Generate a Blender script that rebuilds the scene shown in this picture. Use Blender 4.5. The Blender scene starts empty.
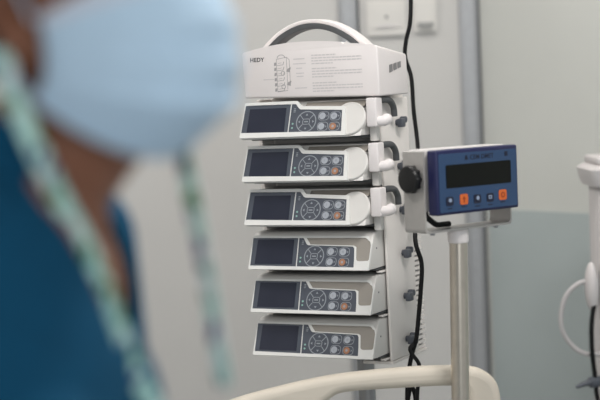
import bpy, bmesh, math, random
from mathutils import Vector, Matrix, geometry, noise
random.seed(7)
C = bpy.context.scene.collection
PI = math.pi

# ------------------------------------------------------------------ camera, world, lights, exposure
sc = bpy.context.scene
cd = bpy.data.cameras.new('camera'); cam = bpy.data.objects.new('camera', cd); C.objects.link(cam)
cam.matrix_world = Matrix(((0.99914817, 0.04126663, 0.0, 0.0),
                           (-0.00285536, 0.06913401, -0.9976033, 0.0),
                           (-0.04116772, 0.99675351, 0.06919295, 1.45),
                           (0, 0, 0, 1)))
cd.sensor_width = 36.0; cd.lens = 96.07; cd.clip_start = 0.05; cd.clip_end = 60
cd.dof.use_dof = True; cd.dof.focus_distance = 3.02; cd.dof.aperture_fstop = 3.1
sc.camera = cam
w = bpy.data.worlds.new('world'); sc.world = w; w.use_nodes = True
bg = w.node_tree.nodes['Background']; bg.inputs[0].default_value = (0.93, 0.97, 1.0, 1); bg.inputs[1].default_value = 0.36


def area(name, loc, rot, sx, sy, power, col=(1, 1, 1)):
    l = bpy.data.lights.new(name, 'AREA'); l.shape = 'RECTANGLE'; l.size = sx; l.size_y = sy; l.energy = power; l.color = col
    o = bpy.data.objects.new(name, l); o.location = loc; o.rotation_euler = rot; C.objects.link(o); return o


LAMPS = [(-0.8, 1.8), (0.7, 1.8), (-0.8, 3.7), (0.45, 3.7)]
for (lx, ly), pw in zip(LAMPS, (13.0, 21.0, 8.0, 5.0)):
    area('ceiling_lamp_light', (lx, ly, 2.655), (0, 0, 0), 0.56, 0.56, pw, (1.0, 0.98, 0.96))
area('window_daylight', (0.7, -1.7, 1.85), (math.radians(82), 0, math.radians(9)), 1.6, 1.3, 27.0, (0.92, 0.97, 1.0))
sc.view_settings.view_transform = 'Standard'; sc.view_settings.look = 'None'
sc.view_settings.gamma = 1.0; sc.view_settings.exposure = 0.28; sc.view_settings.use_curve_mapping = False


# ------------------------------------------------------------------ materials
def lin(c):
    return tuple((v / 255 / 12.92 if v / 255 <= 0.04045 else ((v / 255 + 0.055) / 1.055) ** 2.4) for v in c) + (1.0,)


def mat(name, rgb, rough=0.5, metal=0.0, var=0.04, scale=30.0, spec=0.5, bump=0.0, emit=None, coat=0.0, sss=0.0):
    m = bpy.data.materials.new(name); m.use_nodes = True
    nt = m.node_tree; b = nt.nodes['Principled BSDF']
    b.inputs['Roughness'].default_value = rough; b.inputs['Metallic'].default_value = metal
    b.inputs['Specular IOR Level'].default_value = spec; b.inputs['Coat Weight'].default_value = coat
    tc = nt.nodes.new('ShaderNodeTexCoord'); nz = nt.nodes.new('ShaderNodeTexNoise')
    nz.inputs['Scale'].default_value = scale; nz.inputs['Detail'].default_value = 3
    nt.links.new(tc.outputs['Object'], nz.inputs['Vector'])
    rp = nt.nodes.new('ShaderNodeValToRGB'); c = lin(rgb)
    rp.color_ramp.elements[0].position = 0.3; rp.color_ramp.elements[1].position = 0.7
    rp.color_ramp.elements[0].color = tuple(v * (1 - var) for v in c[:3]) + (1,)
    rp.color_ramp.elements[1].color = tuple(min(1, v * (1 + var)) for v in c[:3]) + (1,)
    nt.links.new(nz.outputs['Fac'], rp.inputs['Fac']); nt.links.new(rp.outputs['Color'], b.inputs['Base Color'])
    if bump:
        bp = nt.nodes.new('ShaderNodeBump'); bp.inputs['Strength'].default_value = bump; bp.inputs['Distance'].default_value = 0.002
        nt.links.new(nz.outputs['Fac'], bp.inputs['Height']); nt.links.new(bp.outputs['Normal'], b.inputs['Normal'])
    if emit:
        b.inputs['Emission Color'].default_value = lin(emit[0]); b.inputs['Emission Strength'].default_value = emit[1]
    if sss:
        b.inputs['Subsurface Weight'].default_value = sss; b.inputs['Subsurface Radius'].default_value = (0.01, 0.004, 0.002)
    return m


M = dict(
    wall=mat('wall_paint', (196, 194, 191), 0.55, var=0.02, scale=4),
    wallr=mat('wall_panel_white', (200, 201, 196), 0.5, var=0.02, scale=4),
    wains=mat('wainscot_panel', (165, 174, 174), 0.35, var=0.03, scale=5),
    floor=mat('floor_vinyl', (150, 156, 158), 0.35, var=0.06, scale=12),
    ceil=mat('ceiling_tile', (226, 226, 224), 0.8, var=0.03, scale=8),
    alu=mat('aluminium_trim', (158, 159, 161), 0.4, 0.35, scale=60),
    white=mat('white_plastic', (230, 223, 221), 0.4, var=0.015, scale=25),
    pumpw=mat('pump_shell_plastic', (212, 209, 205), 0.34, var=0.015, scale=25),
    clipw=mat('clamp_plastic', (226, 220, 219), 0.45, var=0.01, scale=25),
    bezel=mat('bezel_plastic', (222, 221, 218), 0.3, var=0.01, scale=25),
    taupe=mat('taupe_plastic', (146, 140, 132), 0.5, var=0.03, scale=40),
    column=mat('column_paint', (228, 222, 217), 0.45, var=0.015, scale=20),
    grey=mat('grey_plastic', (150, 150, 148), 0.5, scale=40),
    darkgrey=mat('dark_grey_rubber', (74, 76, 78), 0.55, var=0.05, scale=50),
    knobg=mat('slate_knob_plastic', (78, 82, 90), 0.45, var=0.05, scale=50),
    panel=mat('keypad_film', (74, 79, 89), 0.32, var=0.04, scale=40),
    screen=mat('screen_glass', (44, 47, 60), 0.16, var=0.06, scale=15),
    line=mat('keypad_line_print', (150, 154, 159), 0.45, scale=50),
    keyg=mat('key_silver', (164, 168, 176), 0.35, scale=60),
    keyo=mat('key_orange', (166, 118, 90), 0.4, scale=60),
    led=mat('green_led', (140, 176, 166), 0.4, emit=((120, 220, 180), 0.02)),
    ink=mat('grey_ink', (166, 162, 162), 0.6, var=0.08, scale=300),
    inkd=mat('dark_ink', (62, 60, 62), 0.6, var=0.1, scale=300),
    inkl=mat('light_ink', (204, 199, 199), 0.6, var=0.05, scale=300),
    vent=mat('vent_grey', (134, 132, 132), 0.6, var=0.1, scale=200),
    blue=mat('navy_housing', (24, 28, 70), 0.4, var=0.05, scale=30),
    face=mat('blue_face_film', (40, 66, 100), 0.4, var=0.04, scale=30),
    lcd=mat('lcd_glass', (10, 12, 9), 0.3, var=0.1, scale=20, spec=0.2),
    btnd=mat('dark_button_film', (17, 23, 48), 0.4, var=0.1, scale=80),
    btno=mat('orange_button_film', (204, 98, 40), 0.45, var=0.05, scale=80),
    glyph=mat('glyph_rust', (150, 58, 14), 0.5), glyphl=mat('glyph_pale', (142, 156, 180), 0.5),
    bracket=mat('bracket_metal', (172, 168, 164), 0.35, 0.25, scale=50),
    housing=mat('indicator_back_shell', (196, 192, 190), 0.45, scale=50),
    black=mat('black_plastic', (10, 10, 11), 0.35, var=0.1, scale=50),
    rubber=mat('black_cable_rubber', (14, 14, 15), 0.6, var=0.1, scale=80, spec=0.25),
    steel=mat('stainless_steel', (205, 196, 183), 0.28, 0.9, var=0.05, scale=50),
    cream=mat('cream_plastic', (200, 191, 177), 0.55, var=0.015, scale=15),
    socket=mat('socket_plastic', (212, 209, 204), 0.45, var=0.01),
    device=mat('device_plastic', (205, 200, 199), 0.45, var=0.015),
    hose=mat('hose_rubber', (186, 182, 181), 0.5),
    skin=mat('skin', (128, 82, 60), 0.5, var=0.08, scale=40, sss=0.05),
    hair=mat('hair', (26, 18, 16), 0.55, var=0.3, scale=90, bump=0.4),
    scrub=mat('scrub_cotton', (8, 70, 100), 0.85, var=0.08, scale=60, bump=0.15, spec=0.2),
    mask=mat('mask_fabric', (190, 213, 232), 0.8, var=0.03, scale=90, spec=0.2),
    maskw=mat('mask_edge_white', (206, 210, 222), 0.8, var=0.03, scale=90, spec=0.2),
    shoe=mat('shoe_rubber', (220, 220, 220), 0.6),
    eyew=mat('eye_white', (225, 220, 212), 0.2), iris=mat('iris_brown', (44, 26, 18), 0.15),
    lamp=mat('lamp_diffuser', (240, 240, 238), 0.6, emit=((255, 248, 240), 3.0)),
)


def strap_mat():
    m = bpy.data.materials.new('patterned_strap_fabric'); m.use_nodes = True; nt = m.node_tree; b = nt.nodes['Principled BSDF']
    b.inputs['Roughness'].default_value = 0.8
    tc = nt.nodes.new('ShaderNodeTexCoord'); mp = nt.nodes.new('ShaderNodeMapping'); mp.inputs['Scale'].default_value = (90, 90, 58)
    nz = nt.nodes.new('ShaderNodeTexVoronoi'); nz.inputs['Scale'].default_value = 1.25
    rp = nt.nodes.new('ShaderNodeValToRGB'); rp.color_ramp.interpolation = 'CONSTANT'
    e = rp.color_ramp.elements; e[0].position = 0; e[0].color = lin((184, 220, 210)); e[1].position = 0.46; e[1].color = lin((62, 122, 74))
    for p, c in ((0.58, (214, 226, 224)), (0.76, (28, 38, 112)), (0.87, (150, 198, 190))):
        n = e.new(p); n.color = lin(c)
    sp = nt.nodes.new('ShaderNodeSeparateColor')
    nt.links.new(tc.outputs['Object'], mp.inputs['Vector']); nt.links.new(mp.outputs['Vector'], nz.inputs['Vector'])
    nt.links.new(nz.outputs['Color'], sp.inputs['Color']); nt.links.new(sp.outputs['Red'], rp.inputs['Fac'])
    nt.links.new(rp.outputs['Color'], b.inputs['Base Color']); return m


M['strap'] = strap_mat()


# ------------------------------------------------------------------ helpers
def link(name, me, m, parent=None, Mx=None, smooth=None):
    o = bpy.data.objects.new(name, me); C.objects.link(o)
    for mm in (m if isinstance(m, (list, tuple)) else [m]):
        me.materials.append(mm)
    if Mx is not None: me.transform(Mx)
    if parent is not None: o.parent = parent
    if smooth:
        for p in me.polygons: p.use_smooth = True
        if smooth is not True:
            me.set_sharp_from_angle(angle=math.radians(smooth))
    return o


def obj(name, bm, m, parent=None, Mx=None, smooth=40):
    bmesh.ops.recalc_face_normals(bm, faces=bm.faces)
    me = bpy.data.meshes.new(name); bm.to_mesh(me); bm.free()
    return link(name, me, m, parent, Mx, smooth)


def thing(name, label, cat, mx=Matrix(), group=None):
    o = bpy.data.objects.new(name, None); C.objects.link(o); o.empty_display_size = 0.05
    o.matrix_world = mx; o['label'] = label; o['category'] = cat
    if group: o['group'] = group
    return o


def tag(o, label, cat, group=None):
    o['label'] = label; o['category'] = cat
    if group: o['group'] = group
    return o


def struct(o):
    o['kind'] = 'structure'; return o


def dup(o, parent=None):
    c = o.copy(); C.objects.link(c)
    if parent: c.parent = parent
    for ch in list(o.children): dup(ch, c)
    return c


def T(x, y, z): return Matrix.Translation((x, y, z))


def add_box(bm, x0, x1, y0, y1, z0, z1, bev=0.0, seg=2):
    vs = [bm.verts.new((x, y, z)) for x in (x0, x1) for y in (y0, y1) for z in (z0, z1)]
    fs = [bm.faces.new([vs[i] for i in q]) for q in ((0, 1, 3, 2), (4, 6, 7, 5), (0, 4, 5, 1), (2, 3, 7, 6), (0, 2, 6, 4), (1, 5, 7, 3))]
    if bev:
        es = list({e for f in fs for e in f.edges})
        bmesh.ops.bevel(bm, geom=es, offset=bev, segments=seg, affect='EDGES', profile=0.5)
    return bm


def box(*a, **k): return add_box(bmesh.new(), *a, **k)


def add_cyl(bm, p0, p1, r0, r1=None, n=24, cap=True, bev=0.0):
    r1 = r0 if r1 is None else r1
    p0, p1 = Vector(p0), Vector(p1); d = (p1 - p0); L = d.length; d.normalize()
    q = d.to_track_quat('Z', 'Y').to_matrix()
    prof = [(0, r0), (L, r1)] if not bev else [(0, r0 - bev), (bev * .3, r0 - bev * .3), (bev, r0), (L - bev, r1), (L - bev * .3, r1 - bev * .3), (L, r1 - bev)]
    rings = [[bm.verts.new(p0 + q @ Vector((r * math.cos(2 * PI * i / n), r * math.sin(2 * PI * i / n), z))) for i in range(n)] for z, r in prof]
    for A, B in zip(rings, rings[1:]):
        for i in range(n): bm.faces.new((A[i], A[(i + 1) % n], B[(i + 1) % n], B[i]))
    if cap: bm.faces.new(rings[0][::-1]); bm.faces.new(rings[-1])
    return bm


def spline(pts, n=8):
    P = [Vector(p) for p in pts]; P = [2 * P[0] - P[1]] + P + [2 * P[-1] - P[-2]]; out = []
    for i in range(1, len(P) - 2):
        a, b, c, d = P[i - 1:i + 3]
        for k in range(n):
            t = k / n
            out.append(0.5 * ((2 * b) + (c - a) * t + (2 * a - 5 * b + 4 * c - d) * t * t + (3 * b - a - 3 * c + d) * t ** 3))
    out.append(P[-2]); return out


def add_tube(bm, pts, r, n=12):
    rings = []; prev = None
    for i, p in enumerate(pts):
        d = (pts[min(i + 1, len(pts) - 1)] - pts[max(i - 1, 0)]).normalized()
        u = (prev - d * prev.dot(d)) if prev else d.orthogonal()
        u.normalize(); prev = u; v = d.cross(u)
        rr = r[i] if isinstance(r, (list, tuple)) else r
        rings.append([bm.verts.new(p + (u * math.cos(2 * PI * k / n) + v * math.sin(2 * PI * k / n)) * rr) for k in range(n)])
    for A, B in zip(rings, rings[1:]):
        for k in range(n): bm.faces.new((A[k], A[(k + 1) % n], B[(k + 1) % n], B[k]))
    bm.faces.new(rings[0][::-1]); bm.faces.new(rings[-1]); return bm


def add_sphere(bm, c, r, seg=20, rx=None):
    ret = bmesh.ops.create_uvsphere(bm, u_segments=seg, v_segments=seg // 2, radius=1.0)
    rr = rx if rx else (r, r, r)
    for v in ret['verts']: v.co = Vector((v.co.x * rr[0], v.co.y * rr[1], v.co.z * rr[2])) + Vector(c)
    return bm


def rnd(pts, r, n=5):
    out = []; k = len(pts)
    for i, p in enumerate(pts):
        a, b, c = Vector(pts[i - 1]), Vector(p), Vector(pts[(i + 1) % k])
        da, dc = (a - b), (c - b); rr = min(r, da.length * .45, dc.length * .45)
        s, e = b + da.normalized() * rr, b + dc.normalized() * rr
        for j in range(n + 1):
            t = j / n; out.append(tuple(s * (1 - t) ** 2 + b * 2 * t * (1 - t) + e * t * t))
    return out


def add_plate(bm, outer, holes, z0, z1, mi=0):
    loops = [outer] + list(holes)
    polys = [[Vector((p[0], p[1], 0)) for p in lp] for lp in loops]
    tris = geometry.tessellate_polygon(polys)
    flat = [p for lp in polys for p in lp]
    top = [bm.verts.new((p.x, p.y, z1)) for p in flat]; bot = [bm.verts.new((p.x, p.y, z0)) for p in flat]
    fs = []
    for t in tris:
        try:
            fs.append(bm.faces.new([top[i] for i in t])); fs.append(bm.faces.new([bot[i] for i in reversed(t)]))
        except ValueError: pass
    k = 0
    for lp in polys:
        n = len(lp)
        for i in range(n):
            a, b = k + i, k + (i + 1) % n
            fs.append(bm.faces.new((bot[a], bot[b], top[b], top[a])))
        k += n
    for f in fs: f.material_index = mi
    return bm


def plate(outer, holes, z0, z1): return add_plate(bmesh.new(), outer, holes, z0, z1)


def circle(cx, cy, r, n=28, ry=None): return [(cx + r * math.cos(2 * PI * i / n), cy + (ry or r) * math.sin(2 * PI * i / n)) for i in range(n)]


def rrect(cx, cy, w_, h_, r): return rnd([(cx - w_ / 2, cy - h_ / 2), (cx + w_ / 2, cy - h_ / 2), (cx + w_ / 2, cy + h_ / 2), (cx - w_ / 2, cy + h_ / 2)], r)


def seg(p, q, w_):
    p, q = Vector(p), Vector(q); d = (q - p).normalized(); n = Vector((-d.y, d.x)) * w_ / 2
    return [tuple(p - n), tuple(q - n), tuple(q + n), tuple(p + n)]


def prism(profile, x0, x1, bev=0.0, segs=2):
    """profile in (y, z), swept along x"""
    bm = bmesh.new(); n = len(profile)
    A = [bm.verts.new((x0, y, z)) for y, z in profile]; B = [bm.verts.new((x1, y, z)) for y, z in profile]
    fs = [bm.faces.new(A[::-1]), bm.faces.new(B)]
    for i in range(n): bm.faces.new((A[i], A[(i + 1) % n], B[(i + 1) % n], B[i]))
    if bev:
        es = list({e for f in fs for e in f.edges})
        bmesh.ops.bevel(bm, geom=es, offset=bev, segments=segs, affect='EDGES', profile=0.5)
    return bm


def text_mesh(s, size, z, sx=1.0):
    cu = bpy.data.curves.new('t', 'FONT'); cu.body = s; cu.size = size; cu.extrude = 0.0002; cu.offset = size * 0.02; cu.space_character = 1.08; cu.align_x = 'LEFT'
    o = bpy.data.objects.new('t', cu); C.objects.link(o)
    dg = bpy.context.evaluated_depsgraph_get(); me = bpy.data.meshes.new_from_object(o.evaluated_get(dg))
    bpy.data.objects.remove(o); bpy.data.curves.remove(cu)
    me.transform(Matrix.Translation((0, 0, z)) @ Matrix.Diagonal((sx, 1, 1, 1))); return me


def evaluated(o):
    dg = bpy.context.evaluated_depsgraph_get(); me = bpy.data.meshes.new_from_object(o.evaluated_get(dg))
    o.modifiers.clear(); old = o.data; o.data = me; bpy.data.meshes.remove(old); return o


# ------------------------------------------------------------------ the room
def pane(name, p0, p1, z0, z1, th, m, bev=0.0):
    """upright slab from p0 to p1 (its room side on the line), thickness away to the left of the direction"""
    p0, p1 = Vector(p0), Vector(p1); L = (p1 - p0).length; a = math.atan2(p1.y - p0.y, p1.x - p0.x)
    return struct(obj(name, box(0, L, 0, th, z0, z1, bev=bev), m, None, T(p0.x, p0.y, 0) @ Matrix.Rotation(a, 4, 'Z')))


struct(obj('floor', box(-2.3, 2.9, -2.2, 4.7, -0.1, 0), M['floor']))
struct(obj('ceiling', box(-2.3, 2.9, -2.2, 4.7, 2.7, 2.8), M['ceil']))
pane('wall_back', (-2.2, 4.6), (0.53, 4.6), 0, 2.7, 0.1, M['wall'])
WD = Vector((0.62, -0.785)).normalized(); W0 = Vector((0.53, 4.6)); W1 = W0 + WD * 3.0
pane('wall_right', W0, W1, 0, 2.7, 0.1, M['wallr'])
pane('wall_left', (-2.2, -2.0), (-2.2, 4.6), 0, 2.7, 0.1, M['wall'])
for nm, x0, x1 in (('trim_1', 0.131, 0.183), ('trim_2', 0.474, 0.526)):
    b = bmesh.new(); add_box(b, x0, x1, 4.585, 4.6, 0, 2.7, bev=0.002); add_box(b, x0 + .012, x1 - .012, 4.58, 4.59, 0, 2.7)
    add_box(b, x1 + .0005, x1 + .007, 4.592, 4.6, 0, 2.7)  # dark strip painted in for the shadow gap along the right edge
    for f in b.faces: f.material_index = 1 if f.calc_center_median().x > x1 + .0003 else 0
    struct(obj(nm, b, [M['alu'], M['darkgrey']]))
nrm = Vector((-WD.y, WD.x)) * -1
p0 = W0 + WD * 0.03 + nrm * 0.012; pane('trim_3', p0, W1 + nrm * 0.012, 0.0, 1.085, 0.012, M['wains'], 0.001)
pane('baseboard_back', (-2.2, 4.588), (0.12, 4.588), 0, 0.1, 0.012, M['alu'])

for i, (lx, ly) in enumerate(LAMPS):
    where = ['nearer the camera on the left', 'nearer the camera on the right', 'by the back wall on the left', 'by the back wall on the right'][i]
    t = thing('ceiling_light', 'square white ceiling light panel ' + where, 'ceiling light', T(lx, ly, 2.7), 'ceiling light panels')
    b = plate(rrect(0, 0, 0.62, 0.62, 0.01), [rrect(0, 0, 0.57, 0.57, 0.005)], -0.04, 0); obj('frame', b, M['white'], t)
    obj('diffuser', box(-.285, .285, -.285, .285, -0.02, -0.005), M['lamp'], t)

# wall sockets between the two trims
def wall_socket(x0, x1, z0, z1, label, dot):
    t = thing('wall_socket', label, 'socket', T((x0 + x1) / 2, 4.6, z0)); w_ = x1 - x0; h_ = z1 - z0
    Fm = Matrix(((1, 0, 0, 0), (0, 0, -1, 0), (0, 1, 0, 0), (0, 0, 0, 1)))
    obj('cover_plate', plate(rrect(0, h_ / 2, w_, h_, .008), [], 0.0, .012), M['socket'], t, Fm)
    obj('insert', plate(rrect(0, h_ / 2 + .004, w_ * .72, h_ * .66, .006), [], .012, .016), M['socket'], t, Fm)
    if dot:
        obj('indicator_hole', plate(circle(0, h_ / 2 + .003, .005), [], .016, .017), M['vent'], t, Fm)
        obj('label_strip', plate(rrect(0, h_ * .26, w_ * .4, .006, .002), [], .016, .017), M['inkl'], t, Fm)
    else:
        obj('hinged_lid', plate(rrect(0, h_ * .2, w_ * .7, .012, .004), [], .016, .026), M['grey'], t, Fm)


wall_socket(.213, .322, 1.592, 1.69, 'white square wall plate with a small dark dot, behind the rack', True)
wall_socket(.345, .41, 1.598, 1.70, 'white wall plate with a grey lower lip, right of the black cable', False)

# ------------------------------------------------------------------ the pump rack
A_ = Vector((0.87862363, -0.47745547, 0.00753578)); N_ = Vector((0.47740265, 0.87864985, 0.00781985)); U_ = Vector((-0.01035494, -0.00327311, 0.99994103))
O_ = Vector((-0.10752099, 3.08286667, 1.35708223))
MT = Matrix(((A_.x, N_.x, U_.x, O_.x), (A_.y, N_.y, U_.y, O_.y), (A_.z, N_.z, U_.z, O_.z), (0, 0, 0, 1)))
S = 0.0837; E_ = 0.0267; HH = 0.0637; L_ = math.hypot(E_, HH)
FM = Matrix(((1, 0, 0, 0), (0, E_ / L_, -HH / L_, 0), (0, HH / L_, E_ / L_, 0), (0, 0, 0, 1)))
VP = Matrix(((1, 0, 0, 0), (0, 0, -1, 0), (0, 1, 0, 0), (0, 0, 0, 1)))     # drawing plane -> upright front
SD = Matrix(((0, 0, 1, 0), (1, 0, 0, 0), (0, 1, 0, 0), (0, 0, 0, 1)))      # drawing plane -> right side (x = depth, y = height)
RX, RY, RZ = 0.168, 0.15, -1.354
rack = thing('pump_rack', 'tall white pump rack with arched carry handle and printed instructions on its top box', 'medical rack', MT @ T(RX, RY, RZ))
RI = T(-RX, -RY, -RZ)


def rpart(name, bm, m, mx=Matrix(), parent=None, smooth=40): return obj(name, bm, m, parent or rack, RI @ mx, smooth)


# top box
def top_box():
    top = [(p.x, p.y) for p in spline([(.288, .1650, 0), (.262, .1695, 0), (.2246, .1726, 0)], 5)] + \
          [(p.x, p.y) for p in spline([(.2185, .1752, 0), (.185, .1785, 0), (.149, .1805, 0), (.11, .1804, 0), (.084, .1787, 0), (.04, .1735, 0), (-.0025, .1655, 0)], 6)]
    out = [(.0005, .0785), (.2895, .0712)] + top
    bm = bmesh.new()
    F = [bm.verts.new((x, .02, z)) for x, z in out]
    B = [bm.verts.new((x, .149, z - (.0170 if z > .1 else 0))) for x, z in out]
    f1 = bm.faces.new(F); f2 = bm.faces.new(B[::-1]); n = len(out)
    for i in range(n): bm.faces.new((F[i], F[(i + 1) % n], B[(i + 1) % n], B[i]))
    bm.edges.ensure_lookup_table()
    es = list(f1.edges) + list(f2.edges) + [e for e in bm.edges if {e.verts[0].index, e.verts[1].index} and (e.verts[0] in (F[0], F[1]) and e.verts[1] in (B[0], B[1]))]
    es += [e for e in bm.edges if (F[2] in e.verts and B[2] in e.verts) or (F[-1] in e.verts and B[-1] in e.verts)]
    bmesh.ops.bevel(bm, geom=list(set(es)), offset=.004, segments=3, affect='EDGES', profile=.5)
    return bm


tb = rpart('top_box', top_box(), M['white'], smooth=50)
# print on the front of the box
PR = T(0, .0199, 0) @ VP
logo = link('maker_lettering', text_mesh('HEDY', 0.0112, 0, 1.02), M['inkd'], tb, RI @ T(.0165, .0198, .1475) @ Matrix.Rotation(math.radians(.5), 4, 'Y') @ VP)
b = bmesh.new()
random.seed(3)
for base, nl in ((.1525, 4), (.1275, 4), (.1005, 4)):
    b = bmesh.new()                     # three paragraphs of fine print
    for k in range(nl):
        ln = (.052 if k == 0 else (.105 if k in (1, 2) else .045)); x = .150
        while x < .150 + ln:
            w_ = random.uniform(.004, .010); z = base - k * .0052 - (x - .15) * .012
            add_plate(b, [(x, z), (min(x + w_, .15 + ln), z), (min(x + w_, .15 + ln), z + .0022), (x, z + .0022)], [], 0, .0002); x += w_ + .0012
    rpart('instruction_paragraph', b, M['inkl'], PR, tb)
for x, z, ln in ((.1115, .1475, .024), (.1100, .1385, .028), (.1165, .1300, .013), (.1160, .1205, .017), (.1165, .1145, .015), (.1120, .0925, .026), (.0440, .1115, .024)):
    b = bmesh.new(); add_plate(b, [(x, z), (x + ln, z), (x + ln, z + .0017), (x, z + .0017)], [], 0, .0002); rpart('callout_line', b, M['inkl'], PR, tb)
b = bmesh.new()
def ln_(p, q, w_=.0009): add_plate(b, seg(p, q, w_), [], 0, .0002)
X0, X1, Z0, Z1 = .0745, .0965, .088, .150
for p, q in (((X0, Z0), (X0, Z1)), ((X1, Z0 + .004), (X1, Z1 + .003)), ((X0, Z1), (X1, Z1 + .003)), ((X0, Z0), (X1, Z0 + .002)), ((X1, Z1 + .003), (X1 + .006, Z1 - .002)), ((X1 + .006, Z1 - .002), (X1 + .006, Z0 + .01))): ln_(p, q)
for k in range(6):
    z = Z1 - .008 - k * .0098
    add_plate(b, [(X0 - .006, z - .004), (X0 - .0015, z - .004), (X0 - .0005, z + .002), (X0 - .005, z + .002)], [], 0, .0002)
    ln_((X0, z - .004), (X1 - .008, z - .003)); ln_((X1 - .008, z - .003), (X1 - .006, z + .003), .0012); ln_((X0 + .003, z), (X0 + .011, z + .001), .0007)
arc = [(.085 + .0085 * math.cos(t), .1515 + .0065 * math.sin(t)) for t in [PI * k / 10 for k in range(11)]]
for p, q in zip(arc, arc[1:]): ln_(p, q, .0012)
for z in (.124, .0985):
    add_plate(b, rnd([(X1 - .002, z + .002), (X1 + .005, z), (X1 + .009, z + .010), (X1 + .001, z + .007)], .002), [], 0, .0002)
    add_plate(b, circle(X1 - .009, z - .001, .0045), [circle(X1 - .009, z - .001, .0033)], 0, .0002)
rpart('rack_drawing', b, M['ink'], PR, tb)
for k in range(3):
    b = plate(rnd([(.066 + k * .0185, .1135 + k * .0036), (.080 + k * .0185, .1162 + k * .0036), (.080 + k * .0185, .1302 + k * .0022), (.066 + k * .0185, .128 + k * .0022)], .001), [], 0, .0006)
    rpart('vent_slot', b, M['vent'], T(.2893, 0, 0) @ SD, tb)

# carry handle
HP = spline([(.0150, 0, .168), (.0193, 0, .1745), (.0522, 0, .2010), (.091, 0, .2183), (.1305, 0, .2232), (.1733, 0, .2155), (.2147, 0, .1940), (.2470, 0, .1665), (.2540, 0, .1590)], 6)
def arch(r0, r1, y0, y1, bev, trim=0):
    bm = bmesh.new(); rings = []
    P = HP[trim:len(HP) - trim] if trim else HP
    for i, p in enumerate(P):
        d = (P[min(i + 1, len(P) - 1)] - P[max(i - 1, 0)]).normalized(); nn = Vector((d.z, 0, -d.x))   # inward
        sec = rnd([(r0, y0), (r1, y0), (r1, y1), (r0, y1)], bev, 3)
        rings.append([bm.verts.new(p + nn * a + Vector((0, y, 0))) for a, y in sec])
    for A, B in zip(rings, rings[1:]):
        k = len(A)
        for i in range(k): bm.faces.new((A[i], A[(i + 1) % k], B[(i + 1) % k], B[i]))
    bm.faces.new(rings[0][::-1]); bm.faces.new(rings[-1]); return bm


hd = rpart('carry_handle', arch(0, .0080, .064, .096, .0025), M['white'], smooth=60)
rpart('rubber_grip', arch(.0076, .0182, .0632, .0965, .002, 2), M['darkgrey'], parent=hd, smooth=60)

# column behind the pumps
rpart('back_panel', box(-.002, .260, .128, .186, -.430, .076, bev=.003), M['column'])
rpart('side_plate', box(.2625, .2685, .0635, .187, -.4325, .066, bev=.002), M['column'])
rpart('side_plate', box(-.012, -.003, .085, .187, -.420, .074, bev=.002), M['column'])
for k in range(6):
    rpart('shelf', box(.003, .258, .034, .127, -k * S - .0045, -k * S - .0005, bev=.001), M['darkgrey'])  # coloured dark to deepen the shade in the gap under each pump
    rpart('shelf_catch', box(.2515, .2622, .046, .07, -k * S - .0105, -k * S - .0065, bev=.001), M['column'])
rpart('bottom_plate', box(.205, .2690, .064, .226, -.4395, -.4330, bev=.002), M['column'])
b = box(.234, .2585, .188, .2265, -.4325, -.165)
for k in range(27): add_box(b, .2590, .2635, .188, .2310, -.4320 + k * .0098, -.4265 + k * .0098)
for f in b.faces: f.material_index = 1 if f.calc_center_median().x < .2588 and f.calc_center_median().y < .2268 else 0  # backing coloured grey to paint in the shade between the ribs
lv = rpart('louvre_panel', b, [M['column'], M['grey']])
for k in range(6):
    h = .0135 - k * S
    h += .0045
    b = add_cyl(bmesh.new(), (.2685, .131, h), (.277, .131, h), .006)
    add_box(b, .275, .286, .1185, .1365, h - .009, h + .0075, bev=.0025)
    add_cyl(b, (.272, .1425, h + .005), (.2845, .1425, h + .005), .0062, bev=.0015)
    kn = rpart('clamp_screw', b, M['knobg'])
# stand
b = add_cyl(bmesh.new(), (RX, RY, -.4302), (RX, RY, RZ + .13), .0170, n=32); rpart('stand_pole', b, M['alu'])
b = add_cyl(bmesh.new(), (RX, RY, RZ + .065), (RX, RY, RZ + .14), .04, .03)
for k in range(5):
    a = 2 * PI * k / 5 + .3; b = add_tube(b, [Vector((RX + math.cos(a) * r, RY + math.sin(a) * r, RZ + z)) for r, z in ((.0, .1), (.09, .095), (.175, .078))], .016, 10)
rpart('stand_base', b, M['alu'])
for k in range(5):
    a = 2 * PI * k / 5 + .3; c = Vector((RX + math.cos(a) * .172, RY + math.sin(a) * .172, RZ + .028)); d = Vector((-math.sin(a), math.cos(a), 0)) * .011
    b = add_cyl(bmesh.new(), c - d, c + d, .027, bev=.004); add_cyl(b, c + Vector((0, 0, .0)), c + Vector((0, 0, .055)), .007); rpart('castor', b, M['darkgrey'])


# ------------------------------------------------------------------ the pumps
def P(u, v): return (u, v * L_)


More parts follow.
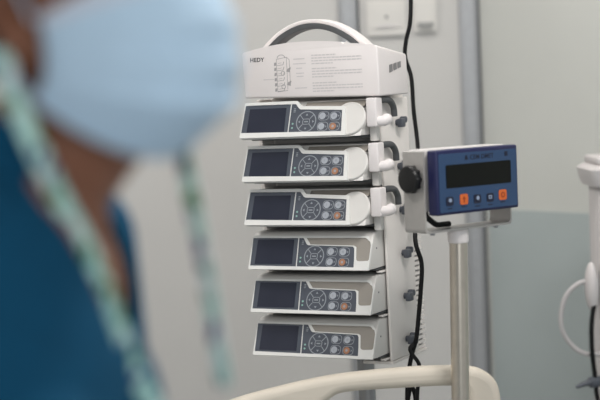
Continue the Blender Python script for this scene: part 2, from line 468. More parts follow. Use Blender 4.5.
def control_panel(par, outer, sep, pad, btns, leds, lift=0.0):
    FM = globals()['FM'] @ T(0, 0, lift)
    cp = obj('control_panel', plate([P(*q) for q in outer], [], .0002, .0012), M['panel'], par, FM)
    obj('screen', plate(rnd([P(.0125, .15), P(.0945, .155), P(.0925, .86), P(.0125, .86)], .001), [], .0012, .0017), M['screen'], cp, FM)
    obj('divider', plate(seg(P(*sep[1]), P(*sep[0]), .0016), [], .0012, .0022), M['bezel'], cp, FM)
    cx, cy = P(*pad)
    b = plate(circle(cx, cy, .0212, 36), [circle(cx, cy, .0196, 36)], .0012, .0019)
    add_plate(b, rrect(cx, cy, .0155, .0115, .004), [rrect(cx, cy, .0135, .0095, .003)], .0012, .0019)
    add_plate(b, rrect(cx, cy, .008, .0022, .0005), [], .0012, .0019)
    for sx in (-1, 1):
        for sy in (-1, 1): add_plate(b, seg((cx + sx * .0072, cy + sy * .0055), (cx + sx * .0146, cy + sy * .0138), .0012), [], .0012, .0019)
    for a in range(4):
        t = a * PI / 2; dx, dy = math.cos(t), math.sin(t); o = Vector((cx + dx * .0145, cy + dy * .0135))
        add_plate(b, [tuple(o + Vector((dx, dy)) * .0026), tuple(o + Vector((-dy, dx)) * .0024 - Vector((dx, dy)) * .0012), tuple(o - Vector((-dy, dx)) * .0024 - Vector((dx, dy)) * .0012)], [], .0012, .0019)
    obj('navigation_pad', b, M['line'], cp, FM)
    for i, q in enumerate(btns):
        x, y = P(*q)
        b = plate(rrect(x, y, .0225, .0175, .0085), [rrect(x, y, .0207, .0157, .0078)], .0012, .0018)
        add_plate(b, circle(x - .0026, y, .0066, 24), [], .0012, .0024, 1)
        add_plate(b, rrect(x - .0028, y, .0016, .005, .0004) if i % 2 == 0 else circle(x - .0026, y, .0024), [], .0024, .0026, 0)
        add_plate(b, [(x + .006, y - .0022), (x + .0082, y), (x + .006, y + .0022)], [], .0012, .0018, 0)
        o = obj('button', b, [M['line'], M['keyo' if i == 3 else 'keyg']], cp, FM)
        if i == 3: o['label'] = 'orange button'
    for q in leds: obj('indicator_light', plate(circle(*P(*q), .0019, 14), [], .0012, .0018), M['led'], cp, FM)
    b = bmesh.new()
    for k in range(3): add_plate(b, rrect(*P(leds[0][0] + .0005, .82 - k * .045), .0042, .0014, .0004), [], .0012, .0016)
    obj('panel_print', b, M['line'], cp, FM)
    return cp


G1, G2 = 'syringe pumps in the upper three slots', 'infusion pumps in the lower three slots'


def make_infusion():
    t = thing('infusion_pump', '', 'infusion pump', MT, G2)
    prof = [(0.0005, .0005), (E_ - .0004, HH - .001), (E_ + .006, HH + .004), (E_ + .02, HH + .0065), (.124, HH + .0065), (.124, .0006), (.02, .0006)]
    obj('body', prism(prof, 0, .2592, .003, 3), M['pumpw'], t)
    face = [(.003, .10), (.2272, .075), (.2262, .30), (.2236, .60), (.2205, .665), (.1245, .70), (.1215, .72), (.1125, .905), (.0012, .905)]
    tau = [(.1290, .722), (.2220, .690), (.2270, .655), (.2302, .30), (.2330, .258), (.2380, .250), (.2550, .264), (.2570, .30), (.2572, .70), (.2550, .80), (.2500, .845), (.2485, .875), (.2440, .910), (.1185, .910)]
    outer = rnd([P(.0, -.005), P(.2590, -.005), P(.2590, .70), P(.2510, .965), P(.001, .965)], .003)
    bz = obj('front_bezel', plate(outer, [[P(*q) for q in face], [P(*q) for q in tau]], -.002, .0022), M['bezel'], t, FM)
    obj('door_recess', plate([P(*q) for q in tau], [], -.0005, .0006), M['taupe'], t, FM)
    control_panel(t, face, ((.1020, .905), (.1050, .090)), (.1400, .385), ((.1775, .52), (.2035, .512), (.1780, .225), (.2045, .218)), ((.1115, .23), (.1115, .34)))
    obj('side_screw', add_cyl(bmesh.new(), (.2588, .036, .038), (.2600, .036, .038), .0018), M['vent'], t)
    return t


def make_syringe():
    t = thing('syringe_pump', '', 'syringe pump', MT, G1)
    prof = [(0.0005, .0005), (E_ * .80, HH * .80 - .001), (E_ + .006, HH * .80 + .002), (E_ + .012, HH + .003), (E_ + .02, HH + .0045), (.124, HH + .0045), (.124, .0006), (.02, .0006)]
    obj('body', prism(prof, 0, .2560, .003, 3), M['pumpw'], t)
    # front shell: raised left block, low ledge under the syringe trough
    face = [(.0005, .155), (.2172, .115), (.2135, .725), (.1245, .79), (.1215, .81), (.1125, .955), (.0020, .965)]
    outer = rnd([P(-.001, -.0), P(.2275, -.0), P(.2268, .05), P(.2185, .83), P(.1265, .885), P(.1160, 1.045), P(.0, 1.045)], .003)
    obj('front_bezel', plate(outer, [[P(*q) for q in face]], -.003, .0074), M['bezel'], t, FM)
    obj('syringe_trough', prism([(E_ * .84, HH * .84), (E_ + .0095, HH * .835), (E_ + .0115, HH + .0005), (E_ + .0085, HH + .001)], .128, .2545, .0), M['taupe'], t)
    control_panel(t, face, ((.1027, .96), (.1037, .135)), (.1395, .43), ((.1755, .575), (.2000, .565), (.1760, .275), (.2005, .265)), ((.1110, .26), (.1110, .38)), .0046)
    b = bmesh.new(); cx, cy = .2275, .495 * L_
    rings = []
    for r, z in ((.0325, -.006), (.0325, .0028), (.0312, .0042), (.0290, .0044), (.0285, .0038)):
        rings.append([b.verts.new((x, y, z)) for x, y in circle(cx, cy, r * 1.03, 48, r)])
    for A, B in zip(rings, rings[1:]):
        for i in range(48): b.faces.new((A[i], A[(i + 1) % 48], B[(i + 1) % 48], B[i]))
    b.faces.new(rings[-1]); b.faces.new(rings[0][::-1])
    obj('drive_disc', b, M['pumpw'], t, FM @ T(.0015, 0, .0), 30)
    cl = obj('plunger_clamp', box(.2625, .2840, .012, .040, .0150, .0690, bev=.003, seg=3), M['clipw'], t)
    b = add_tube(bmesh.new(), spline([(.2640, .0230, .0250), (.280, .0225, .0250), (.2920, .0250, .0255), (.2955, .032, .0275)], 5), .0100, 16); add_sphere(b, (.2955, .032, .0280), .0106)
    obj('clamp_finger', b, M['clipw'], cl)
    b = add_tube(bmesh.new(), [Vector(p) for p in spline([(.2780, .0420, .0630), (.2795, .062, .0637), (.2795, .083, .0605), (.2795, .097, .048), (.2795, .0995, .031)], 6)], .0062, 12)
    obj('hook', b, M['darkgrey'], cl)
    obj('clamp_leg', box(.2595, .2740, .030, .046, -.0120, .0148, bev=.002), M['pumpw'], cl)
    obj('drive_rail', box(.2558, .2610, .026, .048, .0200, .0560, bev=.001), M['darkgrey'], t)  # dark colour stands in for the shade between disc and clamp
    return t


sp0 = make_syringe(); ip0 = make_infusion()
LB = ['syringe pump in the topmost slot, right under the printed top box', 'syringe pump in the second slot from the top of the rack',
      'syringe pump in the third slot, just above the pumps without side clamps', 'uppermost of the three infusion pumps without side clamps, fourth slot down',
      'infusion pump in the fifth slot, between two pumps like it', 'lowest infusion pump in the rack, just above the cream bed board']
for k in range(6):
    src = sp0 if k < 3 else ip0
    o = src if k in (0, 3) else dup(src)
    o.matrix_world = MT @ T(0, 0, -k * S); o['label'] = LB[k]

# ------------------------------------------------------------------ weighing indicator on its pole
YA = math.radians(39); a2 = (math.cos(YA), math.sin(YA)); n2 = (-math.sin(YA), math.cos(YA))
MD = Matrix(((a2[0], n2[0], 0, .2320), (a2[1], n2[1], 0, 2.70), (0, 0, 1, 1.2252), (0, 0, 0, 1)))
DW, DH, DD = .2000, .1115, .024
PX, PY, BZ = .0955, .050, -1.2252
scale = thing('weighing_indicator', 'blue digital weighing indicator in a grey bracket on a steel pole', 'weighing scale', MD @ T(PX, PY, BZ))
DI = T(-PX, -PY, -BZ)


def dpart(name, bm, m, mx=Matrix(), parent=None, smooth=40): return obj(name, bm, m, parent or scale, DI @ mx, smooth)


fs = dpart('front_shell', box(0, DW, 0, DD, 0, DH, bev=.004, seg=3), M['blue'])
dpart('back_shell', box(.004, DW - .004, DD, .076, .006, DH + .001, bev=.004, seg=3), M['housing'])
DF = VP
dpart('face_film', plate(rrect(DW / 2, DH / 2 - .001, DW - .010, DH - .012, .004), [], .0, .0009), M['face'], DF, fs)
LC = rrect(.1005, .0655, .1590, .0395, .003)
dpart('lcd_screen', plate(LC, [], .0009, .0016), M['lcd'], DF, fs)
dpart('maker_lettering', add_plate(bmesh.new(), rnd([(.0670, .0920), (.0755, .0920), (.0725, .1000), (.0695, .1000)], .001), [], .0009, .0013), M['btnd'], DF, fs)
link('printed_lettering', text_mesh('CEM DMET', .0112, .0010, 1.0), M['btnd'], fs, DI @ VP @ T(.0800, .0920, 0))
dpart('corner_mark', plate(rrect(.1690, .0970, .008, .008, .001), [], .0009, .0014), M['btnd'], DF, fs)
for i, (bx, by) in enumerate(((.0280, .0235), (.0620, .0245), (.0945, .0230), (.1260, .0230), (.1575, .0255))):
    org = i in (1, 4); w_ = .0190 if org else .0175
    b = add_plate(bmesh.new(), rrect(bx, by, w_, .0180 if org else .0150, .004), [], .0009, .0018, 0)
    if i == 1: add_plate(b, [(bx - .0045, by + .0005), (bx + .0045, by + .0005), (bx, by + .0055)], [], .0018, .002, 1); add_plate(b, rrect(bx, by - .0025, .003, .006, .0005), [], .0018, .002, 1)
    elif i == 4: add_plate(b, rrect(bx, by, .0095, .0095, .0035), [rrect(bx + .0005, by, .005, .005, .002)], .0018, .002, 1)
    elif i == 3: add_plate(b, rrect(bx, by + .001, .008, .006, .001), [rrect(bx, by + .001, .005, .003, .0005)], .0018, .002, 1)
    else: add_plate(b, circle(bx + .001, by + .0015, .0036), [], .0018, .002, 1)
    o = dpart('button', b, [M['btno'] if org else M['btnd'], M['glyph'] if org else M['glyphl']], DF, fs)
    o['label'] = 'orange key' if org else 'dark key'
    dpart('key_caption', plate(rrect(bx, by - .0125, .011, .0018, .0004), [], .0009, .0012), M['btnd'], DF, fs)
# U bracket: one bent strip
prof = rnd([(-.0062, .110), (-.0062, -.0310), (DW + .0062, -.0310), (DW + .0062, .055), (DW + .0032, .055), (DW + .0032, -.0270), (-.0032, -.0270), (-.0032, .110)], .008, 4)
dpart('bracket', plate(prof, [], -.076, -.0250), M['bracket'], VP)
b = add_cyl(bmesh.new(), (-.0062, .047, .063), (-.012, .047, .063), .012)
for k in range(10):
    a = 2 * PI * k / 10; add_cyl(b, (-.0115, .047 + .0205 * math.cos(a), .063 + .0205 * math.sin(a)), (-.022, .047 + .0200 * math.cos(a), .063 + .0200 * math.sin(a)), .0045, n=12, bev=.0015)
add_cyl(b, (-.0105, .047, .063), (-.0265, .047, .063), .0238, n=36, bev=.006)
dpart('tilt_knob', b, M['black'])
b = add_cyl(bmesh.new(), (DW + .0062, .060, .040), (DW + .012, .060, .040), .008); dpart('hinge_screw', b, M['black'])
b = add_tube(bmesh.new(), spline([(.012, .045, .012), (.013, .042, -.002), (.022, .040, -.011), (.038, .043, -.0190), (.060, .050, -.0205), (.080, .056, -.0215)], 6), .0050, 12); dpart('signal_cable', b, M['rubber'])
for x in (.024, .180):
    b = add_cyl(bmesh.new(), (x, .040, -.0310), (x, .040, -.0365), .0045, n=6); dpart('bolt', b, M['alu'])
dpart('collar', add_cyl(bmesh.new(), (PX, PY, -.0312), (PX, PY, -.056), .0185, n=32, bev=.003), M['white'])
dpart('pole', add_cyl(bmesh.new(), (PX, PY, -.0555), (PX - .018, PY + .015, BZ + .0455), .0160, n=40), M['steel'], smooth=60)
b = box(PX - .2, PX + .2, PY - .32, PY + .022, BZ + .0002, BZ + .045, bev=.012, seg=3); dpart('weighing_base', b, M['bracket'])
dpart('pole_flange', add_cyl(bmesh.new(), (PX - .018, PY + .015, BZ + .0448), (PX - .018, PY + .015, BZ + .06), .035, bev=.004), M['steel'])

# ------------------------------------------------------------------ cream bed board
def bed_board():
    t = thing('bed_board', 'cream moulded bed end board with hand opening, in front of the pump rack', 'bed board', T(-.02, 2.87, 0))
    top = [(p.x, p.y) for p in spline([(-.46, .72, 0), (-.37, .790, 0), (-.26, .849, 0), (-.1459, .8915, 0), (-.0496, .9149, 0), (.0464, .9314, 0), (.1438, .9385, 0), (.2194, .9405, 0), (.2850, .9380, 0), (.3165, .9295, 0), (.3400, .9080, 0), (.3480, .8717, 0), (.350, .80, 0)], 6)]
    out = [(x + .02, z) for x, z in [(.348, .42), (-.47, .42), (-.50, .55)] + top[:1] + top[1:]]
    hole = [(p.x + .02, p.y) for p in spline([(.0400, .890, 0), (.0560, .8985, 0), (.0900, .9020, 0), (.1500, .9035, 0), (.2500, .9045, 0), (.278, .899, 0), (.287, .880, 0), (.285, .78, 0), (.27, .755, 0), (.05, .755, 0), (-.03, .78, 0), (-.02, .84, 0), (.0100, .872, 0)], 4)][:-1]
    cu = bpy.data.curves.new('c', 'CURVE'); cu.dimensions = '2D'; cu.fill_mode = 'BOTH'
    for lp, in_ in ((out, .014), (hole, -.014)):
        s = cu.splines.new('POLY'); s.points.add(len(lp) - 1); s.use_cyclic_u = True
        for q, pt in zip(lp, s.points): pt.co = (q[0], q[1], 0, 1)
    cu.extrude = .006; cu.bevel_depth = .014; cu.bevel_resolution = 4; cu.offset = -.014
    o = bpy.data.objects.new('c', cu); C.objects.link(o); dg = bpy.context.evaluated_depsgraph_get()
    me = bpy.data.meshes.new_from_object(o.evaluated_get(dg)); bpy.data.objects.remove(o)
    link('board', me, M['cream'], t, VP, 50)
    for x in (-.33, .15):
        obj('post', add_cyl(bmesh.new(), (x, 0, .13), (x, 0, .45), .02, n=24), M['alu'], t)
        b = add_cyl(bmesh.new(), (x - .014, 0, .0501), (x + .014, 0, .0501), .05, n=32, bev=.006); add_box(b, x - .022, x + .022, -.02, .02, .06, .135, bev=.006); obj('castor', b, M['grey'], t)
    obj('cross_bar', box(-.33, .15, -.018, .018, .30, .34, bev=.005), M['alu'], t)


bed_board()

# ------------------------------------------------------------------ black cable hanging by the rack
cp = [(.262, 3.365, 2.6985), (.255, 3.355, 2.2), (.249, 3.325, 1.85), (.2445, 3.295, 1.66), (.2400, 3.285, 1.58), (.2300, 3.285, 1.5396), (.2270, 3.285, 1.505), (.2375, 3.28, 1.463), (.2395, 3.275, 1.398), (.2440, 3.26, 1.3266), (.238, 3.16, 1.245),
      (.2170, 3.05, 1.1591), (.2268, 3.04, 1.1086), (.2235, 3.04, 1.0571), (.2180, 3.04, 1.0104), (.2114, 3.04, .9636), (.2025, 3.04, .9355), (.1946, 3.04, .8981), (.1899, 3.04, .842), (.194, 3.045, .76), (.205, 3.045, .76), (.2065, 3.045, .845), (.1990, 3.045, .8690), (.1915, 3.042, .848), (.1835, 3.04, .79), (.21, 3.06, .5), (.30, 3.16, .16), (.37, 3.30, .0065), (.5, 3.5, .0062), (.8, 3.56, .0062)]
tag(obj('power_cable', add_tube(bmesh.new(), spline(cp, 8), .0044, 10), M['rubber'], smooth=True), 'black cable hanging down beside the pump rack and past its right side', 'cable')
cp2 = [(.2125, 3.052, .9560), (.1985, 3.024, .9500), (.2000, 3.018, .9400), (.2119, 3.016, .9220), (.2140, 3.016, .905), (.208, 3.016, .86), (.205, 3.016, .78), (.205, 3.016, .50), (.25, 3.016, .2), (.33, 3.02, .0055), (.42, 3.05, .0055)]
tag(obj('black_lead_cable', add_tube(bmesh.new(), spline(cp2, 8), .0038, 10), M['rubber'], smooth=True), 'short black cord from the lowest clamp screw, crossing the hanging cable', 'cable')

# ------------------------------------------------------------------ white device at the right edge
dv = thing('equipment_column', 'white medical equipment column with flared head and pale hose, cut by the right frame edge', 'medical device', T(.78, 3.75, 0))
def dvp(name, bm, m, parent=None, smooth=40): return obj(name, bm, m, parent or dv, T(-.78, -3.75, 0), smooth)
b = bmesh.new()
secs = [(1.196, .678, .900, 3.67, 3.85), (1.212, .672, .906, 3.66, 3.86), (1.236, .668, .910, 3.655, 3.865), (1.246, .682, .896, 3.67, 3.85)]
rings = [[b.verts.new((x, y, z)) for x, y in rnd([(x0, y0), (x1, y0), (x1, y1), (x0, y1)], .02)] for z, x0, x1, y0, y1 in secs]
for A, B in zip(rings, rings[1:]):
    for i in range(len(A)): b.faces.new((A[i], A[(i + 1) % len(A)], B[(i + 1) % len(A)], B[i]))
b.faces.new(rings[0][::-1]); b.faces.new(rings[-1]); dvp('flared_head', b, M['device'])
dvp('lid', box(.686, .890, 3.675, 3.845, 1.2465, 1.265, bev=.006, seg=3), M['device'])
dvp('body', box(.690, .884, 3.69, 3.83, .12, 1.196, bev=.012, seg=3), M['device'])
dvp('seam_strip', box(.700, .7045, 3.6875, 3.6905, .60, 1.02, bev=.001), M['darkgrey'])
b = bmesh.new(); add_sphere(b, (.670, 3.70, .963), 1, 24, (.0165, .03, .058)); dvp('side_bulge', b, M['device'])
b = add_tube(bmesh.new(), spline([(.662, 3.70, .975), (.640, 3.70, .972), (.612, 3.70, .948), (.597, 3.70, .905), (.599, 3.70, .862), (.622, 3.70, .825), (.652, 3.70, .806), (.694, 3.71, .802)], 8), .0058, 14); dvp('hose', b, M['hose'], smooth=True)
b = add_tube(bmesh.new(), spline([(.672, 3.685, .925), (.664, 3.682, .88), (.663, 3.682, .82), (.668, 3.684, .76), (.674, 3.688, .70), (.690, 3.70, .66)], 8), .0055, 12); dvp('black_lead', b, M['rubber'], smooth=True)
b = add_cyl(bmesh.new(), (.688, 3.695, .742), (.655, 3.68, .742), .013, bev=.003); add_tube(b, [Vector((.658, 3.68, .744)), Vector((.640, 3.678, .739)), Vector((.622, 3.676, .733))], [.008, .006, .004]); dvp('clamp_lever', b, M['knobg'])
b = box(.66, .90, 3.62, 3.90, .075, .12, bev=.012); dvp('base', b, M['grey'])
for x in (.69, .87):
    for y in (3.65, 3.87): dvp('castor', add_cyl(bmesh.new(), (x - .012, y, .0375), (x + .012, y, .0375), .037, bev=.004), M['darkgrey'])

# ------------------------------------------------------------------ the person in scrubs
def yaw(a, loc): return Matrix.Translation(loc) @ Matrix.Rotation(math.radians(a), 4, 'Z')


HEAD = yaw(50, (-.150, 1.175, 1.540)) @ Matrix.Rotation(math.radians(5), 4, 'X')
TOR = yaw(72, (-.236, 1.200, 0)) @ Matrix.Diagonal((1, 1, 1.02, 1))
pr = thing('person', 'person in a blue face mask and teal scrubs, blurred in the left foreground', 'person', T(-.236, 1.200, 0))
PI_ = T(.236, -1.200, 0)


def caps(bm, Mx, p, r0, q, r1):
    p, q = Mx @ Vector(p), Mx @ Vector(q); t = bmesh.new()
    for c, r in ((p, r0), (q, r1)):
        k = bmesh.ops.create_icosphere(t, subdivisions=3, radius=r)
        for v in k['verts']: v.co += c
    h = bmesh.ops.convex_hull(t, input=t.verts)
    bmesh.ops.delete(t, geom=list({g for g in h['geom_interior'] if isinstance(g, bmesh.types.BMVert)}), context='VERTS')
    me = bpy.data.meshes.new('t'); t.to_mesh(me); t.free(); bm.from_mesh(me); bpy.data.meshes.remove(me)


def ell(bm, Mx, c, r, rot=(0, 0, 0)):
    k = bmesh.ops.create_icosphere(bm, subdivisions=4, radius=1.0)
    R = Matrix.Rotation(rot[0], 4, 'X') @ Matrix.Rotation(rot[1], 4, 'Y') @ Matrix.Rotation(rot[2], 4, 'Z')
    mm = Mx @ Matrix.Translation(c) @ R @ Matrix.Diagonal((*r, 1))
    for v in k['verts']: v.co = mm @ v.co


def remesh(name, bm, vox, m, cut=None, solid=0, smooth=4, parent=None):
    me = bpy.data.meshes.new(name); bm.to_mesh(me); bm.free()
    o = bpy.data.objects.new(name, me); C.objects.link(o)
    r = o.modifiers.new('r', 'REMESH'); r.mode = 'VOXEL'; r.voxel_size = vox
    if smooth: s = o.modifiers.new('s', 'SMOOTH'); s.factor = .5; s.iterations = smooth
    evaluated(o)
    if cut:
        b = bmesh.new(); b.from_mesh(o.data)
        bmesh.ops.delete(b, geom=[f for f in b.faces if cut(f.calc_center_median())], context='FACES')
        edge = [v for v in b.verts if v.is_boundary]
        for _ in range(14):
            new = [(v, sum((e.other_vert(v).co for e in v.link_edges if e.is_boundary), Vector()) / max(1, sum(e.is_boundary for e in v.link_edges))) for v in edge]
            for v, c in new: v.co = v.co * .5 + c * .5
        b.to_mesh(o.data); b.free()
    if solid: s = o.modifiers.new('s', 'SOLIDIFY'); s.thickness = solid; s.offset = 0; evaluated(o)
    o.data.materials.clear(); o.data.materials.append(m); o.data.transform(PI_)
    for p in o.data.polygons: p.use_smooth = True
    o.parent = parent or pr; return o


TI = TOR.inverted(); HI = HEAD.inverted()
NB = TI @ (HEAD @ Vector((0, -.022, -.085)))          # where the neck meets the head, in the torso's frame
HNB = TI @ (HEAD @ Vector((0, -.006, -.085)))
b = bmesh.new()
ell(b, HEAD, (0, .018, .045), (.075, .094, .082)); ell(b, HEAD, (0, -.020, -.030), (.064, .074, .085)); ell(b, HEAD, (0, -.062, -.086), (.030, .026, .026))
for s in (-1, 1):
    caps(b, HEAD, (s * .054, .002, -.050), .020, (s * .015, -.062, -.090), .020); ell(b, HEAD, (s * .077, .012, -.012), (.009, .020, .032), (0, s * .15, 0))
    ell(b, HEAD, (s * .042, -.060, -.022), (.019, .019, .019)); caps(b, HEAD, (s * .012, -.090, .024), .010, (s * .045, -.074, .022), .009)
caps(b, HEAD, (0, -.088, .010), .009, (0, -.106, -.030), .013)
for s in (-1, 1): ell(b, HEAD, (s * .012, -.098, -.033), (.009, .010, .008))
ell(b, HEAD, (0, -.088, -.060), (.024, .011, .006)); ell(b, HEAD, (0, -.086, -.069), (.020, .011, .007))
caps(b, TOR, NB, .050, (0, -.046, 1.372), .058); caps(b, TOR, (0, -.046, 1.372), .054, (0, -.020, 1.30), .070); ell(b, TOR, (0.01, -.024, 1.275), (.095, .070, .085))
for s in (-1, 1):
    caps(b, TOR, (s * .02, .035, 1.410 if s < 0 else 1.372), .040, (s * .150, .022, 1.345 if s < 0 else 1.305), .048 if s < 0 else .040)
    if s < 0: caps(b, TOR, (s * .03, -.04, 1.335), .022, (s * .14, -.01, 1.36), .020)
    caps(b, TOR, (s * .170, .018, 1.330 if s < 0 else 1.298), .050 if s < 0 else .045, (s * .215, .035, 1.060), .038); caps(b, TOR, (s * .215, .035, 1.060), .037, (s * .225, -.070, .840), .025)
    Q = TOR @ Matrix.Translation((s * .225, -.070, .840)) @ Matrix.Rotation(math.radians(-24), 4, 'X')
    ell(b, Q, (0, 0, -.055), (.017, .040, .052))
    for k, (y, ln) in enumerate(((-.029, .072), (-.0097, .080), (.0097, .075), (.029, .060))):
        p0, p1, p2, p3 = (0, y, -.088), (-s * .004, y * 1.12, -.092 - ln * .42), (-s * .014, y * 1.15, -.092 - ln * .72), (-s * .028, y * 1.12, -.092 - ln * .95)
        caps(b, Q, p0, .0088, p1, .0082); caps(b, Q, p1, .0082, p2, .0076); caps(b, Q, p2, .0076, p3, .0066)
    caps(b, Q, (0, -.030, -.030), .013, (-s * .012, -.056, -.066), .0105); caps(b, Q, (-s * .012, -.056, -.066), .0102, (-s * .022, -.058, -.100), .008)
    caps(b, TOR, (s * .085, 0, .88), .082, (s * .095, -.010, .48), .054); caps(b, TOR, (s * .095, -.010, .48), .053, (s * .095, .020, .09), .035)
    caps(b, TOR, (s * .095, .035, .045), .034, (s * .105, -.110, .034), .030)
ell(b, TOR, (0, .016, 1.235), (.150, .092, .165)); ell(b, TOR, (0, .0, 1.06), (.132, .092, .16)); ell(b, TOR, (0, .008, .93), (.155, .108, .13))
remesh('body', b, .0038, M['skin'], smooth=3)

# scrubs: an inflated copy of the trunk and sleeves, opened at neck, cuffs and hem
b = bmesh.new()
ell(b, TOR, (0, .012, 1.235), (.168, .114, .180)); ell(b, TOR, (0, .002, 1.06), (.160, .122, .19)); ell(b, TOR, (0, .008, .90), (.180, .132, .17))
caps(b, TOR, HNB, .066, (0, .012, 1.385), .078)
for s in (-1, 1):
    caps(b, TOR, (s * .03, .035, 1.412 if s < 0 else 1.375), .056, (s * .150, .022, 1.365 if s < 0 else 1.315), .062 if s < 0 else .052); caps(b, TOR, (s * .175, .018, 1.330 if s < 0 else 1.300), .062 if s < 0 else .056, (s * .215, .030, 1.10), .062)
    if s < 0: caps(b, TOR, (s * .03, -.04, 1.335), .036, (s * .14, -.01, 1.36), .034)


def shirt_cut(c):
    p = TI @ c
    if p.z < .80: return True
    if abs(p.x) > .17 and p.z < 1.12 and (Vector((abs(p.x) - .215, p.y - .03)).length < .075) and p.z < 1.105: return True
    if p.x > .105: return False
    if p.y < (.02 if p.x < 0 else .055): return p.z > 1.235 + (2.6 if p.x < 0 else .45) * abs(p.x) + max(0, p.y + .03) * (1.2 if p.x < 0 else .4) and p.z > 1.0
    return p.z > (1.445 if p.x < 0 else max(1.33, 1.445 - p.x * 1.6))


for s in (-1, 1): ell(b, TOR, (s * .060, -.022, 1.180), (.080, .082, .085))
remesh('scrub_shirt', b, .0045, M['scrub'], shirt_cut, .003, 5)
b = bmesh.new(); ell(b, TOR, (0, .008, .92), (.172, .124, .14))
for s in (-1, 1): caps(b, TOR, (s * .088, 0, .87), .096, (s * .098, -.008, .48), .075); caps(b, TOR, (s * .098, -.008, .48), .075, (s * .098, .020, .10), .066)
remesh('scrub_trousers', b, .009, M['scrub'], lambda c: c.z > .985 or c.z < .075, .003, 5)
for s in (-1, 1):
    b = bmesh.new(); caps(b, TOR, (s * .095, .040, .050), .0495, (s * .106, -.120, .042), .041); ell(b, TOR, (s * .095, .03, .075), (.044, .05, .045))
    remesh('shoe', b, .006, M['shoe'], lambda c: (TI @ c).z < .0015 or (TI @ c).z > .10, .003, 2)

# hair: a cap of dark hair with a low bun
b = bmesh.new(); ell(b, HEAD, (0, .024, .050), (.083, .102, .090)); ell(b, HEAD, (0, .075, -.01), (.055, .045, .06)); ell(b, HEAD, (0, .128, -.005), (.038, .034, .036))
remesh('hair', b, .005, M['hair'], lambda c: (HI @ c).y < -.035 and (HI @ c).z < .085 + .1 * (HI @ c).y or ((HI @ c).z < -.035 and (HI @ c).y < .05) or ((HI @ c).y < .03 and (HI @ c).z < .012), .006, 3)
for s in (-1, 1):
    b = bmesh.new(); add_sphere(b, (0, 0, 0), .0125, 20); e = obj('eye', b, M['eyew'], pr, PI_ @ HEAD @ T(s * .031, -.079, .008), True)
    b = bmesh.new(); add_sphere(b, (0, -.0095, 0), .006, 16, (.0062, .0042, .0062)); obj('iris', b, M['iris'], e, PI_ @ HEAD @ T(s * .031, -.079, .008), True)
    b = add_tube(bmesh.new(), [HEAD @ p for p in spline([(s * .014, -.096, .036), (s * .030, -.092, .041), (s * .048, -.079, .035)], 5)], .0028, 8); obj('eyebrow', b, M['hair'], pr, PI_, True)


# pleated face mask
def face_mask():
    bm = bmesh.new(); NU, NV = 48, 60; grid = []; inner = []
    for j in range(NV + 1):
        v = j / NV; row = []
        for i in range(NU + 1):
            u = i / NU * 2 - 1
            fold = 0.0
            for f in (.26, .48, .70):
                d = v - f
                if 0 <= d < .16: fold += .0045 * (1 - d / .16)
                elif -.012 < d < 0: fold += .0045 * (1 + d / .012)
            fold *= (1 - abs(u) ** 3)
            R = .117 + .020 * math.sin(PI * min(1, (v * 1.02))) ** .7 * (1 - .45 * u * u) - .030 * max(0, v - .72) / .28 * (1 - .3 * u * u) - .012 * (1 - v) ** 4
            a = u * math.radians(72)
            x = .0745 * math.sin(a) / math.sin(math.radians(72)); y = .022 - (R + fold + .022) * math.cos(a) ** .8 * 1.0
            y = .004 - (R + fold) * (math.cos(a) - .0) ** .85 - .0
            zt = .012 - .044 * abs(u) ** 1.6; zb = -.128 + .040 * abs(u) ** 1.8
            z = zt + (zb - zt) * v
            row.append(bm.verts.new((x, y, z)))
        grid.append(row)
    for j in range(NV):
        for i in range(NU):
            f = bm.faces.new((grid[j][i], grid[j][i + 1], grid[j + 1][i + 1], grid[j + 1][i]))
            if j < 7: f.material_index = 1
    me = bpy.data.meshes.new('face_mask'); bm.to_mesh(me); bm.free()
    o = link('face_mask', me, [M['mask'], M['maskw']], pr, PI_ @ HEAD, True)
    s = o.modifiers.new('s', 'SOLIDIFY'); s.thickness = .0016; evaluated(o); o['label'] = 'pleated pale blue face mask'
    for s in (-1, 1):
        for z0 in (-.034, -.086):
            pass
        b = add_tube(bmesh.new(), [HEAD @ p for p in spline([(s * .0745, -.030, -.034), (s * .078, -.008, -.002), (s * .080, .014, .020), (s * .083, .032, .002), (s * .080, .026, -.036), (s * .076, .004, -.062), (s * .0735, -.030, -.086)], 6)], .0013, 8)
        obj('ear_loop', b, M['mask'], o, PI_, True)


face_mask()


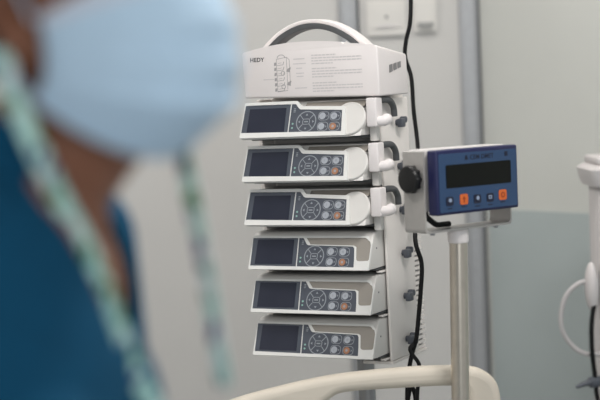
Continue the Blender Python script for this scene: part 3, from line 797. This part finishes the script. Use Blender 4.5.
# patterned strap round the neck
def ribbon(bm, pts, width, sides, th=.0016):
    n = 10; P_ = spline(pts, n); S_ = [Vector(sides[min(i // n, len(sides) - 1)]).lerp(Vector(sides[min(i // n + 1, len(sides) - 1)]), (i % n) / n) for i in range(len(P_))]
    rings = []
    for i, p in enumerate(P_):
        d = (P_[min(i + 1, len(P_) - 1)] - P_[max(i - 1, 0)]).normalized()
        s = S_[i]; s = (s - d * s.dot(d)).normalized(); nn = d.cross(s)
        rings.append([bm.verts.new(p + s * a * width / 2 + nn * c * th / 2) for a, c in ((-1, -1), (1, -1), (1, 1), (-1, 1))])
    for A, B in zip(rings, rings[1:]):
        for k in range(4): bm.faces.new((A[k], A[(k + 1) % 4], B[(k + 1) % 4], B[k]))
    bm.faces.new(rings[0][::-1]); bm.faces.new(rings[-1]); return bm


SP = [((-.1120, 1.2040, 1.186), (.9, .4, .25)), ((-.1179, 1.2150, 1.2087), (.9, .4, .25)), ((-.1296, 1.1950, 1.2439), (.9, .4, .3)), ((-.1425, 1.1770, 1.2925), (.9, .4, .3)),
      ((-.1551, 1.1550, 1.3398), (.9, .4, .3)), ((-.1695, 1.1350, 1.378), (.9, .3, .35)), ((-.1805, 1.1080, 1.4152), (.9, .3, .35)), ((-.1940, 1.1120, 1.4502), (.9, .1, .35)), ((-.2030, 1.1190, 1.4784), (.7, 0, .6)),
      ((-.2190, 1.1500, 1.480), (.3, 0, 1)), ((-.2170, 1.1920, 1.466), (0, 0, 1)), ((-.1900, 1.2230, 1.456), (0, 0, 1)), ((-.1480, 1.2380, 1.448), (0, 0, 1)), ((-.1080, 1.2430, 1.438), (.3, -.3, 1)),
      ((-.0930, 1.2470, 1.420), (.8, -.6, .3)), ((-.0897, 1.25, 1.4062), (.8, -.6, 0)), ((-.0856, 1.25, 1.3747), (.9, -.4, 0)), ((-.0796, 1.25, 1.3351), (.8, -.6, 0)), ((-.0727, 1.25, 1.2796), (.8, -.6, 0)), ((-.0671, 1.25, 1.2277), (.8, -.6, 0)), ((-.0660, 1.25, 1.2190), (.8, -.6, 0))]
st = obj('neck_strap', ribbon(bmesh.new(), [p for p, q in SP], .0140, [q for p, q in SP]), M['strap'])
tag(st, 'mint strap patterned in green and navy, hanging around the neck of the person in scrubs', 'strap')
